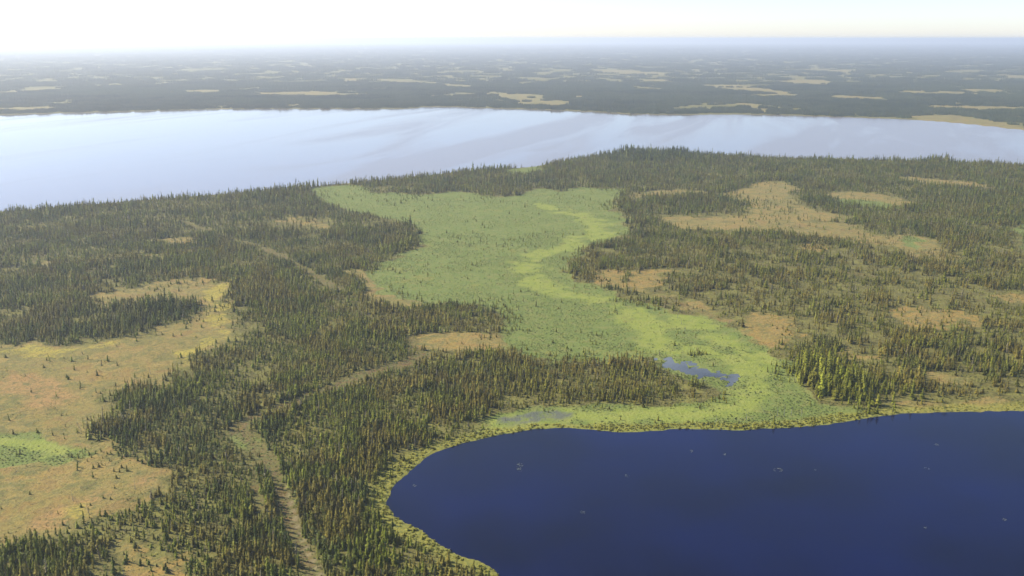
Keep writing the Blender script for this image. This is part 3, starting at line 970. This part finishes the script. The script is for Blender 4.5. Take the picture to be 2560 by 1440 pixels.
dens = np.maximum(dens, c['line'] * .4)
forest = np.clip(1 - c['meadow'] - c['bog'] - c['line'] - c['fringe'], 0, 1)
dens = np.maximum(dens, forest * .30)
dens *= dry
keep = rng.uniform(0, 1, x.shape) < dens
x, y = x[keep], y[keep]; c = {k: q[keep] for k, q in c.items()}; forest = forest[keep]
n = len(x)
hs = rng.uniform(.25, .6, n) * (1 + .25 * smooth(600, 1200, y))
hs *= (1 - .45 * c['bog']) * (1 + .8 * c['fringe'])
wd = hs * rng.uniform(1.3, 2.2, n)
tint = np.tile(np.array((.145, .170, .042)), (n, 1))
tint = lerp(tint, np.array((.112, .138, .038)), rng.uniform(0, 1, n))
tint = lerp(tint, np.array((.105, .108, .030)), np.clip(c['bog'] * .9 + forest * .6, 0, 1))
tint = lerp(tint, np.array((.235, .215, .030)), c['fringe'] * .8)
tint *= rng.uniform(.8, 1.25, n)[:, None]
z = land_height(x, y, c)
scatter_object('low_shrubs', 'low green and olive shrubs over meadow, bog and lake margin', np.stack([x, y, z], -1),
               np.stack([np.zeros(n), np.zeros(n), rng.uniform(0, 6.28, n)], -1), np.stack([wd, wd, hs], -1), rng.integers(0, 5, n),
               np.concatenate([tint, np.ones((n, 1))], 1), LIB_BUSH)
print('shrubs', n, time.time() - T0)

# ------------------------------------------------------------------ forest beyond the big lake
def far_forest(name, label, y0, y1, s, lib, nvar, sc, cut):
    w = y1 * .62 + 60
    x, y = jitter_grid(-w, w, y0, y1, s)
    ok, u, v = in_view(x, y, 1.1); x, y = x[ok], y[ok]
    c = cover(x, y)
    dn = fbm(x, y, 180, 101, 3)
    dens = np.clip(1 - c['bog'] * 1.4 - c['line'], 0, 1) * (c['lake'] < -cut) * smooth(.2, .36, dn)
    keep = rng.uniform(0, 1, x.shape) < dens
    x, y = x[keep], y[keep]; n = len(x)
    t = fbm(x, y, 260, 105, 3); t2 = rng.uniform(0, 1, n)
    tint = lerp(np.tile(np.array((.085, .112, .045)), (n, 1)), np.array((.055, .080, .034)), smooth(.4, .62, t))  # greens lightened: part of the distance haze is put into the tint
    tint = lerp(tint, np.array((.115, .130, .055)), np.clip(t2 * .7 + (fbm(x, y, 90, 107, 2) - .5), 0, .8))
    ss = rng.uniform(.75, 1.15, n) * sc
    hz = ss * rng.uniform(.75, 1.25, n)
    scatter_object(name, label, np.stack([x, y, np.full(n, .3)], -1), np.stack([np.zeros(n), np.zeros(n), rng.uniform(0, 6.28, n)], -1),
                   np.stack([ss, ss, hz], -1), rng.integers(0, nvar, n), np.concatenate([tint, np.ones((n, 1))], 1), lib)
    print(name, n, time.time() - T0)


far_forest('far_shore_forest', 'dark hazy spruce forest along the far shore of the wide lake', 2050, 4600, 23, LIB_CLUMP, 4, .85, 14)
far_forest('distant_forest', 'pale hazy forest fading toward the horizon', 4600, 15000, 80, LIB_BIGCLUMP, 3, 1.0, 30)

far_forest('horizon_forest', 'faint forest band merging into the haze at the horizon', 15000, 30000, 160, LIB_BIGCLUMP, 3, 2.0, 30)

# ------------------------------------------------------------------ dead trees and lily pads
def tube(pts, radii, sides=5):
    v, f = [], []
    for p, rad in zip(pts, radii):
        for i in range(sides):
            a = 6.2832 * i / sides
            v.append((p[0] + rad * math.cos(a), p[1] + rad * math.sin(a), p[2]))
    for k in range(len(pts) - 1):
        for i in range(sides):
            j = (i + 1) % sides
            f.append((k * sides + i, k * sides + j, (k + 1) * sides + j, (k + 1) * sides + i))
    f.append(tuple(range((len(pts) - 1) * sides, len(pts) * sides)))
    return v, f


def dead_tree(u, v, ht, lx, ly, label, group, seed):
    r = random.Random(seed)
    g = ground(u, v)
    e = bpy.data.objects.new('dead_tree', None); e.empty_display_size = .5; e.location = (g[0], g[1], .05); col.objects.link(e)
    e['label'] = label; e['category'] = 'dead tree'; e['group'] = group
    def axis(t): return (lx * t * ht + .05 * math.sin(3 * t + seed), ly * t * ht, t * ht)
    ts = (-.03, .3, .65, 1.0)
    tv, tf = tube([axis(t) for t in ts], (.14, .11, .07, .02))
    mesh_obj('trunk', tv, tf, M_DEAD, e)
    for k in range(5):
        t = r.uniform(.3, .92); a = r.uniform(0, 6.28); L = r.uniform(.4, 1.1) * (1.15 - t); p = axis(t)
        q = (p[0] + L * math.cos(a), p[1] + L * math.sin(a), p[2] + L * r.uniform(-.2, .4))
        w = .03
        bv = [(p[0], p[1], p[2] + w), (p[0], p[1], p[2] - w), (p[0] - w * math.sin(a), p[1] + w * math.cos(a), p[2]), q]
        mesh_obj('branch', bv, [(0, 1, 3), (1, 2, 3), (2, 0, 3)], M_DEAD, e)


for k, (u_, v_, ht, lx, ly, lab, grp) in enumerate((
        (1914, 1036, 7.0, -.55, .1, 'grey dead trunk leaning far left on the dark lake bank', 'dead trunks on the lake bank'),
        (1944, 1042, 6.6, -.04, 0, 'bare upright dead trunk just right of the leaning one', 'dead trunks on the lake bank'),
        (1960, 1044, 8.0, .02, 0, 'tallest bare dead trunk on the dark lake bank', 'dead trunks on the lake bank'),
        (1978, 1040, 6.0, .05, .05, 'short grey dead trunk between the tallest one and the green clump', 'dead trunks on the lake bank'),
        (2004, 1040, 5.5, -.03, 0, 'grey dead trunk close to the left side of the tall green clump', 'dead trunks on the lake bank'),
        (1790, 1056, 4.4, .08, 0, 'thin dead trunk alone on the sedge bank of the dark lake', 'dead trunks on the lake bank'),
        (1866, 1050, 4.8, -.06, 0, 'thin dead trunk left of the leaning trunk on the bank', 'dead trunks on the lake bank'),
        (2080, 972, 8.5, .03, 0, 'pale dead trunk standing among the tall green clump', 'dead trunks on the lake bank'),
        (206, 1082, 6.5, -.45, .1, 'dead trunk leaning out over the tan bog from the stand tip', 'dead trees at the tan bog'),
        (222, 1074, 5.5, -.3, .2, 'dead trunk beside the leaning one at the stand tip', 'dead trees at the tan bog'),
        (226, 1292, 6.5, -.25, 0, 'thin leaning dead tree next to the yellow moss patch', 'dead trees at the tan bog'),
        (184, 1256, 5.0, -.1, 0, 'lone thin dead tree standing out in the pinkish bog', 'dead trees at the tan bog'),
        (338, 1228, 6.0, .05, 0, 'bare dead tree at the pink tip of the tan bog', 'dead trees at the tan bog'),
        (314, 1452, 6.8, -.12, 0, 'bare dead tree in the small orange clearing at the bottom', 'dead trees at the tan bog'),
        (1694, 796, 5.0, .05, 0, 'first dead trunk of the grey row at the meadow edge', 'dead trunks at the meadow edge'),
        (1704, 812, 5.0, -.08, 0, 'middle dead trunk of the grey row at the meadow edge', 'dead trunks at the meadow edge'),
        (1712, 830, 4.5, .1, 0, 'lowest dead trunk of the grey row at the meadow edge', 'dead trunks at the meadow edge'),
        (1560, 738, 4.6, -.1, 0, 'dead trunk at the bend of the bright green stream meadow', 'dead trunks at the meadow edge'))):
    dead_tree(u_, v_, ht, lx, ly, lab, grp, 900 + k)


def lily_patch(u, v, rx, ry, count, ring, label, seed):
    r = random.Random(seed); g = ground(u, v); vv_, ff_ = [], []
    for i in range(count):
        a = r.uniform(0, 6.28); q = r.uniform(.75, 1.0) if ring else math.sqrt(r.random())
        cx, cy_ = rx * q * math.cos(a), ry * q * math.sin(a); rad = r.uniform(.12, .30); zt = .02 + .012 * r.random()
        b0 = len(vv_); n_ = 8
        vv_.append((cx, cy_, zt - .006))
        for k in range(n_):
            aa = 6.2832 * (k + .12 * r.random()) / n_; vv_.append((cx + rad * math.cos(aa), cy_ + rad * math.sin(aa), zt + .012))
        ff_ += [(b0, b0 + 1 + k, b0 + 1 + (k + 1) % n_) for k in range(n_ - 1)]
    o = mesh_obj('lily_pad_patch', vv_, ff_, M_LILY)
    o.location = (g[0], g[1], .01)
    o['label'] = label; o['category'] = 'lily pads'; o['group'] = 'lily pads floating on the dark lake'


for k, a in enumerate((
        (1945, 1175, 2.4, 2.0, 20, True, 'largest pale ring of lily pads floating on the dark lake'),
        (1300, 1168, 1.8, 5.0, 26, False, 'tall loose patch of lily pads off the upper left shore'),
        (1566, 1190, 1.4, 1.5, 10, False, 'small lily pad patch below the lake bay centre'),
        (1457, 1281, 1.0, 1.4, 9, False, 'single small lily pad spot lower in open water'),
        (1730, 1128, 1.0, 1.6, 9, False, 'small lily pad spot close under the sedge bank'),
        (1812, 1136, 1.1, 1.2, 10, False, 'lily pad spot right of the one under the bank'),
        (2040, 1174, .9, 1.2, 7, False, 'faint lily pad spot right of the largest ring'),
        (2342, 1112, 1.3, 1.6, 10, False, 'lily pad patch near the right hand tan shore'),
        (2318, 1172, 1.3, 1.5, 10, False, 'lily pad patch below the one near the tan shore'),
        (2512, 1300, 1.1, 1.3, 9, False, 'lily pad spot close to the right picture edge'),
        (2316, 1320, 1.0, 1.0, 6, False, 'faint lily pad spot low in the right of the lake'),
        (1036, 1214, .9, 1.2, 7, False, 'lily pad spot beside the left tip of the dark lake'))):
    lily_patch(*a, 950 + k)

# ------------------------------------------------------------------ haze: the air over the whole place
me = bpy.data.meshes.new('haze')
hx, hy0, hy1, hz0, hz1 = 47000, -2000, 47000, -4.0, CAM_H + 12
hv = [(sx, sy, sz) for sz in (hz0, hz1) for sy in (hy0, hy1) for sx in (-hx, hx)]
me.from_pydata(hv, [], [(0, 2, 3, 1), (4, 5, 7, 6), (0, 1, 5, 4), (2, 6, 7, 3), (0, 4, 6, 2), (1, 3, 7, 5)])
hm = bpy.data.materials.new('haze'); hm.use_nodes = True
hn_ = hm.node_tree.nodes; hn_.clear()
out = hn_.new('ShaderNodeOutputMaterial'); pv = hn_.new('ShaderNodeVolumePrincipled')
pv.inputs['Color'].default_value = (.88, .945, 1.0, 1)
pv.inputs['Density'].default_value = 9.3e-5
pv.inputs['Anisotropy'].default_value = .42
hm.node_tree.links.new(pv.outputs[0], out.inputs['Volume'])
hm.cycles.homogeneous_volume = True
me.materials.append(hm)
ho = bpy.data.objects.new('haze', me); col.objects.link(ho)
ho['kind'] = 'stuff'; ho['label'] = 'pale summer haze lying over the land'
print('done', time.time() - T0)
